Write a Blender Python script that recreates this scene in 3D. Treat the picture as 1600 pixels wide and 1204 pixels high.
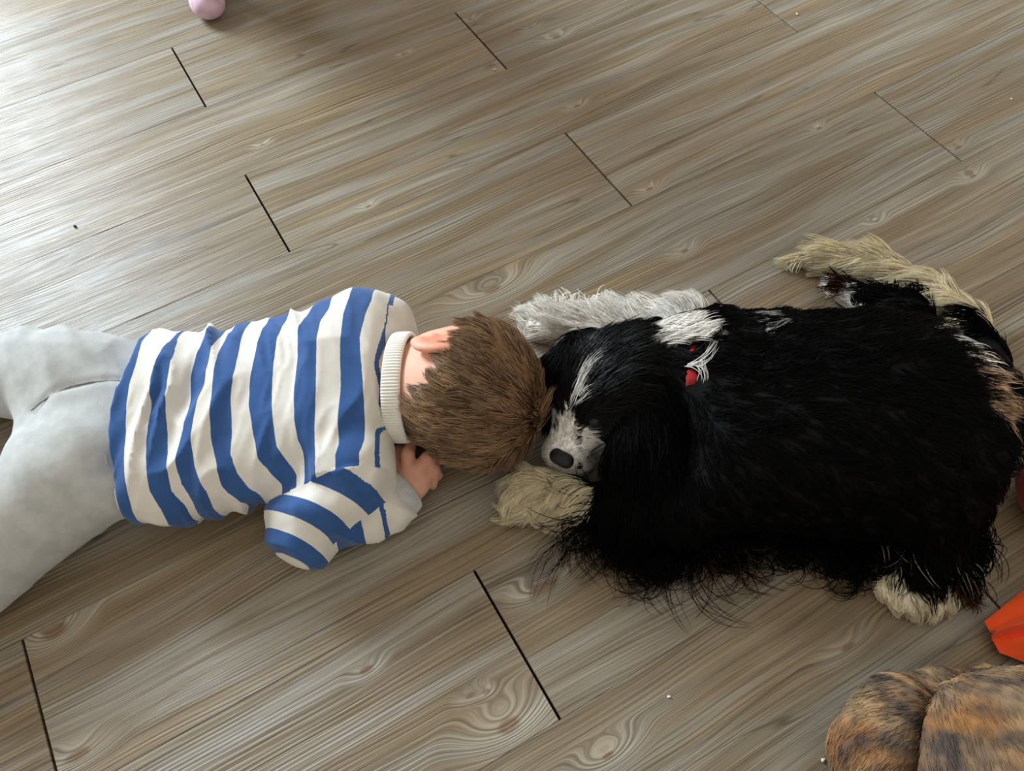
import bpy, math, random
import numpy as np
from mathutils import Matrix, Vector

for _o in list(bpy.data.objects):
    bpy.data.objects.remove(_o)
scene = bpy.context.scene
COL = scene.collection
rng = np.random.default_rng(7)
random.seed(7)

# ------------------------------------------------------------------ camera
PW = 0.18                                   # plank width (m)
CAM_H = 4.96869762 * PW
FPX = 1333.37
PITCH = math.radians(57.41933846)
ROLL = math.radians(-4.10413603)
PLANK_AZ = math.radians(26.4802892)
_r0 = np.array([1.0, 0, 0]); CF = np.array([0, math.cos(PITCH), -math.sin(PITCH)])
_u0 = np.cross(_r0, CF)
CR = _r0 * math.cos(ROLL) + _u0 * math.sin(ROLL)
CU = -_r0 * math.sin(ROLL) + _u0 * math.cos(ROLL)
cam_data = bpy.data.cameras.new('camera')
cam_data.sensor_width = 36.0
cam_data.lens = FPX / 1600 * 36.0
cam_data.clip_start = 0.02
cam = bpy.data.objects.new('camera', cam_data)
COL.objects.link(cam)
cam.matrix_world = Matrix(((CR[0], CU[0], -CF[0], 0), (CR[1], CU[1], -CF[1], 0),
                           (CR[2], CU[2], -CF[2], CAM_H), (0, 0, 0, 1)))
scene.camera = cam

# ------------------------------------------------------------------ world, window light, exposure
world = bpy.data.worlds.new('room_light'); scene.world = world
world.use_nodes = True
_bg = world.node_tree.nodes['Background']
_bg.inputs[0].default_value = (1.0, 0.93, 0.83, 1)
_bg.inputs[1].default_value = 0.53

def area_light(name, loc, target, sx, sy, power, color):
    d = bpy.data.lights.new(name, 'AREA'); d.shape = 'RECTANGLE'; d.size = sx; d.size_y = sy
    d.energy = power; d.color = color
    o = bpy.data.objects.new(name, d); COL.objects.link(o)
    o.location = loc
    v = Vector(target) - Vector(loc)
    o.rotation_euler = v.to_track_quat('-Z', 'Y').to_euler()
    return o
area_light('window_daylight', (-2.25, 2.80, 1.62), (-0.1, 0.7, 0.1), 0.95, 1.1, 146, (0.76, 0.89, 1.0))
scene.view_settings.view_transform = 'Standard'
scene.view_settings.look = 'None'
scene.view_settings.gamma = 1.0
scene.view_settings.use_curve_mapping = False
scene.view_settings.exposure = 0.30

# ------------------------------------------------------------------ geometry helpers
def at(x, y, z=0.0):
    """point of the room at height z that the photograph shows at pixel x, y"""
    d = CR * (x - 800) / FPX - CU * (y - 602) / FPX + CF
    t = (z - CAM_H) / d[2]
    return np.array([t * d[0], t * d[1], z])

def vnoise(P, seed=0):
    """smooth value noise in -1..1"""
    P = np.asarray(P, float); i = np.floor(P).astype(np.int64); f = P - i
    f = f * f * (3 - 2 * f)
    def h(a, b, c):
        n = (a * 374761393 + b * 668265263 + c * 2147483647 + seed * 974711) & 0xffffffff
        n = ((n ^ (n >> 13)) * 1274126177) & 0xffffffff
        return ((n ^ (n >> 16)) & 0xffff) / 32767.5 - 1
    r = 0
    for dx in (0, 1):
        for dy in (0, 1):
            for dz in (0, 1):
                w = (f[:, 0] if dx else 1 - f[:, 0]) * (f[:, 1] if dy else 1 - f[:, 1]) * (f[:, 2] if dz else 1 - f[:, 2])
                r = r + w * h(i[:, 0] + dx, i[:, 1] + dy, i[:, 2] + dz)
    return r

def A(*v): return np.array(v, float)
def nrm(v):
    v = np.asarray(v, float)
    return v / (np.linalg.norm(v, axis=-1, keepdims=True) + 1e-12)
def cone(a, b, ra, rb, sc=(1, 1, 1)):
    a = A(*a); b = A(*b); sc = A(*sc); ba = (b - a) * sc; L = ba @ ba
    def f(P):
        q = (P - a) * sc
        t = np.clip(q @ ba / L, 0, 1)
        return (np.linalg.norm(q - t[:, None] * ba, axis=1) - (ra + (rb - ra) * t)) / sc.max()
    return f
def chain(pts, rad, sc=(1, 1, 1), k=0.01):
    return smin([cone(pts[i], pts[i + 1], rad[i], rad[i + 1], sc) for i in range(len(pts) - 1)], k)
def ball(c, r, R=None):
    c = A(*c); r = A(*r) if np.ndim(r) else A(r, r, r)
    def f(P):
        q = P - c
        if R is not None: q = q @ R
        k0 = np.linalg.norm(q / r, axis=1); k1 = np.linalg.norm(q / (r * r), axis=1)
        return k0 * (k0 - 1) / (k1 + 1e-9)
    return f
def frame(z, up=(0, 0, 1)):
    """columns: x, y, z axes with x along the given direction"""
    x = nrm(A(*z)); y = nrm(np.cross(A(*up), x)); return np.stack([x, y, np.cross(x, y)], 1)
def sm2(a, b, k):
    h = np.clip(0.5 + 0.5 * (b - a) / k, 0, 1)
    return b + (a - b) * h - k * h * (1 - h)
def smin(fs, k):
    def f(P):
        d = fs[0](P)
        for g in fs[1:]: d = sm2(d, g(P), k)
        return d
    return f
def cut(f, g, k):            # f minus g
    return lambda P: -sm2(-f(P), g(P), k)
def above(f, z=0.0, k=0.01):  # flattened where it lies on the floor
    return lambda P: -sm2(-f(P), P[:, 2] - z, k)
def girth(top, bot, b, zc=None):
    """lying body section of half height b whose outline the photograph shows between two pixels"""
    zc = b if zc is None else zc
    yf = at(*top)[1]; yn = at(*bot)[1]
    yc = 0.5 * (yf + yn) * (1 - zc / CAM_H); a = 0.1
    for _ in range(60):
        sf = math.hypot(CAM_H * a, yf * b); sn = math.hypot(CAM_H * a, yn * b)
        ef = CAM_H * yc + yf * zc - CAM_H * yf + sf
        en = CAM_H * yc + yn * zc - CAM_H * yn - sn
        yc -= 0.5 * (ef + en) / CAM_H
        a -= 0.5 * (ef - en) / CAM_H * 0.7
    m = ((top[0] + bot[0]) / 2, (top[1] + bot[1]) / 2)
    return at(m[0], m[1], zc)[0], yc, a, b, zc
def sweep(rings, e=2.3, ends=0.02):
    R = np.array(sorted(rings)); X = R[:, 0]
    def f(P):
        x = np.clip(P[:, 0], X[0], X[-1])
        v = [np.interp(x, X, R[:, j]) for j in range(1, 5)]
        yc, a, b, zc = v
        q = (np.abs((P[:, 1] - yc) / a) ** e + np.abs((P[:, 2] - zc) / b) ** e) ** (1 / e)
        d = (q - 1) * np.minimum(a, b)
        dx = np.maximum(X[0] - P[:, 0], P[:, 0] - X[-1])
        return -sm2(-d, -dx, ends)
    return f
def grad(f, P, e=1e-3):
    return nrm(np.stack([f(P + A(e, 0, 0)) - f(P - A(e, 0, 0)), f(P + A(0, e, 0)) - f(P - A(0, e, 0)),
                         f(P + A(0, 0, e)) - f(P - A(0, 0, e))], 1))
def hit(f, pts):
    """surface points of a solid met by the sight lines through pixels"""
    pts = np.atleast_2d(np.array(pts, float))
    D = nrm(CR * ((pts[:, :1] - 800) / FPX) - CU * ((pts[:, 1:2] - 602) / FPX) + CF)
    O = A(0, 0, CAM_H); t = np.full(len(pts), 0.35)
    for _ in range(140):
        P = O + D * t[:, None]
        t = np.minimum(t + np.clip(f(P), -0.01, 0.03) * 0.7, -CAM_H / D[:, 2])
    return O + D * t[:, None]
def surf(f, lo, hi, h):
    """surface nets: mesh of the zero set"""
    lo = A(*lo); hi = A(*hi); n = np.ceil((hi - lo) / h).astype(int) + 1
    ax = [lo[i] + h * np.arange(n[i]) for i in range(3)]
    # coarse pass first, then only the cells near the surface
    c = 5; H = h * c
    nc = (n // c) + 2
    g = np.stack(np.meshgrid(*[lo[i] + H * (np.arange(nc[i]) + 0.5) - h * 0.5 for i in range(3)], indexing='ij'), -1).reshape(-1, 3)
    cv = f(g).reshape(nc)
    V = np.repeat(np.repeat(np.repeat(cv, c, 0), c, 1), c, 2)[:n[0], :n[1], :n[2]].copy()
    I = np.argwhere(np.abs(V) < H * 1.35)
    for i in range(0, len(I), 200000):
        J = I[i:i + 200000]; V[tuple(J.T)] = f(lo + h * J)
    S = V < 0
    m = n - 1
    acc = np.zeros((*m, 3)); cnt = np.zeros(m)
    for axis in range(3):
        o1, o2 = [a for a in range(3) if a != axis]
        for d1 in (0, 1):
            for d2 in (0, 1):
                s0 = [slice(0, m[0]), slice(0, m[1]), slice(0, m[2])]
                s0[o1] = slice(d1, d1 + m[o1]); s0[o2] = slice(d2, d2 + m[o2])
                s1 = list(s0); s1[axis] = slice(1, 1 + m[axis])
                a = V[tuple(s0)]; b = V[tuple(s1)]; c = (a < 0) != (b < 0)
                t = np.where(c, a / np.where(c, a - b, 1), 0)
                acc[..., axis] += np.where(c, t, 0); acc[..., o1] += c * d1; acc[..., o2] += c * d2
                cnt += c
    act = cnt > 0
    ids = np.full(m, -1); ids[act] = np.arange(act.sum())
    cell = np.argwhere(act)
    verts = lo + h * (cell + acc[act] / cnt[act][:, None])
    faces = []
    for axis in range(3):
        o1, o2 = (axis + 1) % 3, (axis + 2) % 3
        s0 = [slice(None)] * 3; s1 = [slice(None)] * 3
        s0[axis] = slice(0, n[axis] - 1); s1[axis] = slice(1, n[axis])
        c = S[tuple(s0)] != S[tuple(s1)]
        inside = S[tuple(s0)]
        E = np.argwhere(c)
        E = E[(E[:, o1] > 0) & (E[:, o2] > 0) & (E[:, o1] < m[o1]) & (E[:, o2] < m[o2])]
        fl = inside[tuple(E.T)]
        q = []
        for d1, d2 in ((1, 1), (0, 1), (0, 0), (1, 0)):
            k = E.copy(); k[:, o1] -= d1; k[:, o2] -= d2
            q.append(ids[tuple(k.T)])
        q = np.stack(q, 1)
        q[~fl] = q[~fl][:, ::-1]
        faces.append(q)
    return verts, np.concatenate(faces)

def put(name, verts, faces, mat, parent=None, smooth=True, col=None, attrs=None, mats=None, midx=None):
    """one mesh object from numpy arrays (all faces the same size)"""
    verts = np.asarray(verts, np.float32); faces = np.asarray(faces, np.int32)
    me = bpy.data.meshes.new(name)
    nf, k = faces.shape
    me.vertices.add(len(verts)); me.vertices.foreach_set('co', verts.ravel())
    me.loops.add(nf * k); me.loops.foreach_set('vertex_index', faces.ravel())
    me.polygons.add(nf); me.polygons.foreach_set('loop_start', np.arange(nf, dtype=np.int32) * k)
    me.polygons.foreach_set('loop_total', np.full(nf, k, np.int32))
    for mm in ([mat] if mats is None else mats): me.materials.append(mm)
    if midx is not None: me.polygons.foreach_set('material_index', np.asarray(midx, np.int32))
    me.update(calc_edges=True)
    me.polygons.foreach_set('use_smooth', np.full(nf, bool(smooth)))
    if col is not None:
        a = me.attributes.new('col', 'FLOAT_COLOR', 'POINT')
        c = np.ones((len(verts), 4), np.float32); c[:, :3] = col
        a.data.foreach_set('color', c.ravel())
    for nm, val in (attrs or {}).items():
        a = me.attributes.new(nm, 'FLOAT', 'POINT'); a.data.foreach_set('value', np.asarray(val, np.float32))
    o = bpy.data.objects.new(name, me); COL.objects.link(o)
    if parent is not None: o.parent = parent; o.matrix_parent_inverse = parent.matrix_world.inverted()
    return o
def vnormals(verts, faces):
    a, b, c, d = (verts[faces[:, i]] for i in range(4))
    fn = np.cross(c - a, d - b); N = np.zeros_like(verts)
    for i in range(4): np.add.at(N, faces[:, i], fn)
    return nrm(N)
def relax(verts, faces, it=2, lam=0.5):
    for _ in range(it):
        s = np.zeros_like(verts); c = np.zeros(len(verts))
        for i in range(4):
            for j in (1, 3):
                np.add.at(s, faces[:, i], verts[faces[:, (i + j) % 4]]); np.add.at(c, faces[:, i], 1)
        verts = verts + lam * (s / np.maximum(c, 1)[:, None] - verts)
    return verts
def empty(name, loc, label=None, cat=None, group=None):
    o = bpy.data.objects.new(name, None); COL.objects.link(o)
    o.location = tuple(float(c) for c in loc); o.empty_display_size = 0.05
    bpy.context.view_layer.update()
    tag(o, label, cat, group)
    return o
def tag(o, label=None, cat=None, group=None, kind=None):
    if label: o['label'] = label
    if cat: o['category'] = cat
    if group: o['group'] = group
    if kind: o['kind'] = kind
    return o
def tube_mesh(paths, radii, sides=3):
    """paths (N,K,3), radii (N,K) -> verts, quads of closed-profile strands"""
    N, K, _ = paths.shape
    T = np.gradient(paths, axis=1); T = nrm(T)
    up = np.tile(A(0.13, 0.21, 0.97), (N, 1)); 
    B1 = nrm(np.cross(T, up[:, None, :])); B2 = np.cross(T, B1)
    vs = []
    for s in range(sides):
        a = 2 * math.pi * s / sides
        vs.append(paths + radii[..., None] * (math.cos(a) * B1 + math.sin(a) * B2))
    V = np.stack(vs, 2).reshape(-1, 3)
    base = (np.arange(N)[:, None, None] * K + np.arange(K - 1)[None, :, None]) * sides
    s = np.arange(sides)[None, None, :]; s2 = (s + 1) % sides
    Fq = np.stack([base + s, base + s2, base + sides + s2, base + sides + s], -1).reshape(-1, 4)
    return V, Fq

# ------------------------------------------------------------------ material helpers
class NT:
    def __init__(self, name):
        self.m = bpy.data.materials.new(name); self.m.use_nodes = True
        self.t = self.m.node_tree; self.b = self.t.nodes['Principled BSDF']
    def n(self, typ, **kw):
        x = self.t.nodes.new(typ)
        for k, v in kw.items(): setattr(x, k, v)
        return x
    def set(self, sock, v):
        if isinstance(v, bpy.types.NodeSocket): self.t.links.new(v, sock)
        else: sock.default_value = v
    def math(self, op, a, b=0.0, c=0.0):
        x = self.n('ShaderNodeMath', operation=op)
        for i, v in enumerate((a, b, c)): self.set(x.inputs[i], v)
        return x.outputs[0]
    def vec(self, op, a, b=(0, 0, 0)):
        x = self.n('ShaderNodeVectorMath', operation=op)
        self.set(x.inputs[0], a); self.set(x.inputs[1], b)
        return x.outputs[1] if op in ('DISTANCE', 'LENGTH', 'DOT_PRODUCT') else x.outputs[0]
    def noise(self, v, scale, detail=3, rough=0.5):
        x = self.n('ShaderNodeTexNoise'); self.set(x.inputs['Vector'], v)
        self.set(x.inputs['Scale'], scale); x.inputs['Detail'].default_value = detail; x.inputs['Roughness'].default_value = rough
        return x.outputs['Fac']
    def rng(self, v, a, b, c=0.0, d=1.0, mode='SMOOTHSTEP'):
        x = self.n('ShaderNodeMapRange', interpolation_type=mode)
        for i, q in enumerate((v, a, b, c, d)): self.set(x.inputs[i], q)
        return x.outputs[0]
    def mix(self, f, a, b, mode='MIX'):
        x = self.n('ShaderNodeMix', data_type='RGBA', blend_type=mode)
        self.set(x.inputs[0], f); self.set(x.inputs[6], a); self.set(x.inputs[7], b)
        return x.outputs[2]
    def xyz(self, x, y, z=0.0):
        c = self.n('ShaderNodeCombineXYZ')
        for i, v in enumerate((x, y, z)): self.set(c.inputs[i], v)
        return c.outputs[0]
    def sep(self, v):
        s = self.n('ShaderNodeSeparateXYZ'); self.set(s.inputs[0], v); return s.outputs
    def pos(self): return self.n('ShaderNodeNewGeometry').outputs['Position']
    def attr(self, name):
        return self.n('ShaderNodeAttribute', attribute_name=name)
    def out(self, color=None, rough=None, spec=None, height=None, strength=0.3, dist=0.001, sheen=None):
        I = self.b.inputs
        if color is not None: self.set(I['Base Color'], color)
        if rough is not None: self.set(I['Roughness'], rough)
        if spec is not None: self.set(I['Specular IOR Level'], spec)
        if sheen is not None: I['Sheen Weight'].default_value = sheen
        if height is not None:
            x = self.n('ShaderNodeBump'); x.inputs['Strength'].default_value = strength; x.inputs['Distance'].default_value = dist
            self.set(x.inputs['Height'], height); self.t.links.new(x.outputs[0], I['Normal'])
        return self.m
def srgb(r, g, b):
    f = lambda c: (c / 255 / 12.92) if c / 255 <= 0.04045 else ((c / 255 + 0.055) / 1.055) ** 2.4
    return (f(r), f(g), f(b), 1)
def srgb3(r, g, b): return np.array(srgb(r, g, b)[:3])

# ------------------------------------------------------------------ floor
SEAM0 = 7.8099812 * PW; JOINT0 = 0.55316875 * PW; HALF = 2.51716152 * PW
def to_uv(p):
    c, s = math.cos(PLANK_AZ), math.sin(PLANK_AZ)
    return (p[0] * c + p[1] * s, -p[0] * s + p[1] * c)

# pixel of the knot, half length, half width, swirl, core size (0 = only arched grain)
KNOTS = [(573, 1046, .016, .007, .007, .7), (795, 1133, .040, .022, .022, .42), (735, 1086, .014, .007, .007, .5), (760, 1080, .010, .005, .004, .6),
         (850, 917, .034, .013, .014, .75), (770, 452, .050, .018, .020, .35), (575, 322, .012, .006, .006, .5), (870, 58, .022, .009, .010, .5),
         (1015, 295, .018, .008, .008, .45), (1497, 230, .018, .008, .008, .5), (410, 226, .014, .006, .006, .4), (902, 165, .018, .007, .008, .5),
         (735, 30, .014, .007, .006, .5), (830, 43, .014, .007, .006, .5), (632, 84, .012, .005, .003, .8), (85, 985, .030, .020, .02, .6),
         (1520, 275, .02, .009, .010, .4), (1280, 200, .014, .006, .006, .5), (1370, 345, .014, .006, .007, .4), (1070, 392, .02, .009, .008, .4),
         (120, 1180, .03, .012, .012, .6), (950, 1180, .03, .012, .014, .3), (1325, 1010, .03, .009, .008, .4),
         (700, 305, .11, .012, .016, 0), (770, 238, .07, .010, .014, 0), (640, 855, .12, .018, .018, 0),
         (590, 150, .09, .010, .012, 0), (1010, 100, .10, .012, .014, 0), (1130, 420, .10, .012, .014, 0), (420, 985, .15, .016, .016, 0),
         (980, 1060, .12, .014, .014, 0), (260, 300, .12, .012, .014, 0), (1350, 300, .12, .012, .014, 0), (350, 1130, .12, .014, .014, 0)]
def wood_material(knots):
    t = NT('grey_brown_wood')
    p = t.pos()
    rot = t.n('ShaderNodeVectorRotate', rotation_type='Z_AXIS'); t.set(rot.inputs['Vector'], p); rot.inputs['Angle'].default_value = -PLANK_AZ
    uv = rot.outputs[0]; s = t.sep(uv); u, v = s[0], s[1]
    rnd = t.n('ShaderNodeObjectInfo').outputs['Random']
    rz = t.math('MULTIPLY', rnd, 37.0)
    # gentle wander of the grain plus the swirls round the knots
    warp = t.noise(t.xyz(t.math('MULTIPLY', u, 3.0), t.math('MULTIPLY', v, 10.0), rz), 1.0, 1, 0.5)
    g = t.math('ADD', v, t.math('MULTIPLY', t.math('SUBTRACT', warp, 0.5), 0.030))
    core = None; halo = None
    for (px, py, su, sv, sw, cs) in knots:
        c = to_uv(at(px, py))
        d = t.vec('DISTANCE', t.vec('MULTIPLY', uv, (1 / su, 1 / sv, 0)), (c[0] / su, c[1] / sv, 0))
        g = t.math('ADD', g, t.rng(d, 0.0, 2.2, sw * (1.55 if cs > 0 else 0.55), 0.0))
        if cs > 0:
            k = t.rng(d, cs * 0.45, cs * 0.95, 1.0, 0.0); h = t.rng(d, cs, 2.0, 1.0, 0.0)
            core = k if core is None else t.math('MAXIMUM', core, k)
            halo = h if halo is None else t.math('MAXIMUM', halo, h)
    gz = t.math('ADD', g, rz)
    def streak(fu, fv, det=2, ro=0.6, off=0.0):
        return t.noise(t.xyz(t.math('MULTIPLY', u, fu), t.math('MULTIPLY', gz, fv), t.math('ADD', rz, off)), 1.0, det, ro)
    fine = streak(5.0, 620.0, 2, 0.75)
    mid = streak(3.0, 150.0, 2, 0.6, 5.0)
    broad = streak(2.2, 26.0, 2, 0.55, 9.0)
    zone = streak(1.5, 15.0, 1, 0.5, 17.0)
    rings = t.math('SINE', t.math('ADD', t.math('MULTIPLY', gz, 1250.0), t.math('MULTIPLY', mid, 7.0)))
    rmask = t.rng(zone, 0.44, 0.60)
    if halo is not None: rmask = t.math('MAXIMUM', rmask, t.math('MULTIPLY', halo, 1.6))
    rings = t.math('MULTIPLY', t.math('MULTIPLY', rings, 0.5), rmask)
    tone = t.math('ADD', t.math('MULTIPLY', fine, 1.6), t.math('MULTIPLY', mid, 0.35))
    tone = t.math('ADD', tone, t.math('MULTIPLY', rings, 0.22))
    tone = t.rng(tone, 0.62, 1.30, 0.0, 1.0, 'LINEAR')
    col = t.mix(tone, srgb(110, 103, 91), srgb(178, 170, 154))
    brown = t.mix(tone, srgb(98, 83, 62), srgb(158, 139, 109))
    col = t.mix(t.rng(broad, 0.32, 0.62), col, brown)
    tan = t.rng(streak(1.5, 48.0, 1, 0.5, 23.0), 0.60, 0.76, 0.0, 0.5)
    col = t.mix(tan, col, t.mix(tone, srgb(120, 102, 75), srgb(184, 163, 126)))
    dark = t.rng(streak(1.5, 70.0, 2, 0.6, 41.0), 0.58, 0.78, 0.0, 0.6)
    col = t.mix(dark, col, t.mix(tone, srgb(74, 60, 46), srgb(126, 108, 86)))
    crack = t.rng(t.math('ABSOLUTE', t.math('SUBTRACT', streak(1.3, 30.0, 1, 0.5, 53.0), 0.5)), 0.0, 0.009, 1.0, 0.0)
    crack = t.math('MULTIPLY', crack, t.rng(zone, 0.40, 0.56, 0.55, 0.0))
    col = t.mix(crack, col, srgb(64, 52, 42))
    if core is not None:
        col = t.mix(t.math('MULTIPLY', halo, 0.38), col, t.mix(tone, srgb(150, 140, 122), srgb(206, 198, 180)))
        kcol = t.mix(t.noise(uv, 260.0, 2), srgb(84, 62, 42), srgb(150, 120, 86))
        col = t.mix(t.math('MULTIPLY', core, 0.80), col, kcol)
    val = t.math('ADD', 0.82, t.math('MULTIPLY', rnd, 0.16))
    col = t.mix(1.0, col, t.xyz(val, val, val), 'MULTIPLY')
    hgt = t.math('ADD', t.math('ADD', t.math('MULTIPLY', fine, 0.8), t.math('MULTIPLY', mid, 0.5)), t.math('MULTIPLY', rings, 0.35))
    rough = t.rng(fine, 0.3, 0.7, 0.31, 0.44, 'LINEAR')
    return t.out(col, rough, 0.36, hgt, 0.75, 0.0012)

M_WOOD = wood_material([])
_t = NT('dark_underlay'); M_UNDER = _t.out(_t.mix(_t.noise(_t.pos(), 60.0), srgb(30, 25, 20), srgb(46, 38, 32)), 0.9, 0.1)

def box_mesh(name, sx, sy, z0, z1, bev, mat):
    x, y = sx / 2, sy / 2
    V = [(-x, -y, z0), (x, -y, z0), (x, y, z0), (-x, y, z0), (-x, -y, z1 - bev), (x, -y, z1 - bev), (x, y, z1 - bev), (-x, y, z1 - bev),
         (-x + bev, -y + bev, z1), (x - bev, -y + bev, z1), (x - bev, y - bev, z1), (-x + bev, y - bev, z1)]
    Fc = [(3, 2, 1, 0), (8, 9, 10, 11)]
    for i in range(4):
        j = (i + 1) % 4
        Fc += [(i, j, 4 + j, 4 + i), (4 + i, 4 + j, 8 + j, 8 + i)]
    me = bpy.data.meshes.new(name); me.from_pydata(V, [], Fc); me.materials.append(mat); me.update()
    return me
floor_me = box_mesh('floor', 5.6, 4.8, -0.03, -0.0085, 0.001, M_UNDER)
floor = bpy.data.objects.new('floor', floor_me); COL.objects.link(floor)
floor.location = (0, 0.0, 0)
floor.matrix_world = Matrix.Rotation(PLANK_AZ, 4, 'Z') @ Matrix.Translation((0.25, 0.62, 0))
tag(floor, 'grey-brown wood plank floor in half bond', None, None, 'structure')
bpy.context.view_layer.update()
plank_me = box_mesh('plank', 2 * HALF - 0.0030, PW - 0.0004, -0.008, 0.0, 0.0003, M_WOOD)
prnd = random.Random(3)
for k in range(-5, 19):
    v = SEAM0 - (k + 0.5) * PW
    for n in range(-7, 8):
        if (n - k) % 2: continue
        u = JOINT0 + (n + 1) * HALF
        if u < -2.5 or u > 3.0: continue
        own = [kn for kn in KNOTS if abs(to_uv(at(kn[0], kn[1]))[0] - u) < HALF and abs(to_uv(at(kn[0], kn[1]))[1] - v) < PW / 2]
        o = bpy.data.objects.new('plank', plank_me); COL.objects.link(o)
        o.parent = floor; o.matrix_parent_inverse = floor.matrix_world.inverted()
        o.matrix_world = Matrix.Rotation(PLANK_AZ, 4, 'Z') @ Matrix.Translation((u, v, prnd.uniform(-0.0002, 0.0)))
        if own:
            o.material_slots[0].link = 'OBJECT'; o.material_slots[0].material = wood_material(own)

# ------------------------------------------------------------------ fabrics, skin, fur materials
def fabric(name, c1, c2, weave=900.0, bump=0.25):
    t = NT(name); p = t.pos()
    n = t.noise(p, 45.0, 4, 0.6); w = t.noise(p, weave, 2, 0.6)
    c = t.mix(t.rng(n, 0.3, 0.7), c1, c2)
    return t.out(c, 0.9, 0.12, w, bump, 0.0008, 0.25)
def shirt_material():
    t = NT('striped_jersey'); p = t.pos()
    fac = lambda n_: t.attr(n_).outputs['Fac']
    def pick(c, x, y):
        k = t.math('GREATER_THAN', c, 0.0); return t.math('ADD', t.math('MULTIPLY', k, x), t.math('MULTIPLY', t.math('SUBTRACT', 1.0, k), y))
    s = pick(fac('sel_arm'), pick(fac('sel_fore'), fac('stripe_fore'), fac('stripe_up')), fac('stripe'))
    wob = t.math('MULTIPLY', t.math('SUBTRACT', t.noise(p, 90.0, 2), 0.5), 0.05)
    m = t.math('MODULO', t.math('ADD', t.math('ADD', s, wob), 40.0), 2.0)
    blue = t.rng(m, 0.985, 1.015, 1.0, 0.0); blue = t.math('MULTIPLY', blue, t.rng(m, 0.0, 0.02))
    n = t.noise(p, 50.0, 4, 0.6); w = t.noise(p, 1100.0, 2, 0.6)
    cb = t.mix(n, srgb(42, 74, 126), srgb(62, 100, 156)); cw = t.mix(n, srgb(208, 203, 192), srgb(232, 228, 219))
    return t.out(t.mix(blue, cw, cb), 0.88, 0.12, w, 0.25, 0.0008, 0.2)
def col_material(name, rough, spec, bump=0.0, sheen=None, sss=0.0, trans=0.0):
    t = NT(name); p = t.pos()
    c = t.attr('col').outputs['Color']
    n = t.noise(p, 120.0, 3); v = t.math('ADD', 0.9, t.math('MULTIPLY', n, 0.2))
    c = t.mix(1.0, c, t.xyz(v, v, v), 'MULTIPLY')
    if sss:
        t.b.inputs['Subsurface Weight'].default_value = sss; t.b.inputs['Subsurface Radius'].default_value = (1, .35, .2); t.b.inputs['Subsurface Scale'].default_value = 0.006
    if trans:      # light passes through single hairs
        tr = t.n('ShaderNodeBsdfTranslucent'); t.set(tr.inputs[0], c); mx = t.n('ShaderNodeMixShader'); mx.inputs[0].default_value = trans
        t.t.links.new(t.b.outputs[0], mx.inputs[1]); t.t.links.new(tr.outputs[0], mx.inputs[2])
        t.t.links.new(mx.outputs[0], t.t.nodes['Material Output'].inputs['Surface'])
    return t.out(c, rough, spec, t.noise(p, 500.0, 3) if bump else None, bump, 0.0006, sheen)
M_SHIRT = shirt_material()
M_GREY = fabric('grey_marl_jersey', srgb(174, 176, 173), srgb(192, 193, 189))
M_RIB = fabric('cream_rib_knit', srgb(222, 218, 206), srgb(238, 235, 226))
M_CUFF = fabric('pale_grey_rib_knit', srgb(176, 178, 178), srgb(200, 201, 200))
M_SKIN = col_material('skin', 0.5, 0.35, 0.1, None, 0.25)
M_HAIR = col_material('hair_strands', 0.36, 0.6, trans=0.2)
M_FUR = col_material('fur_strands', 0.5, 0.14, trans=0.5)
M_SILK = col_material('silky_fur_strands', 0.42, 0.35, trans=0.3)
M_HIDE = col_material('fur_undercoat', 0.8, 0.15, 0.4)

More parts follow.
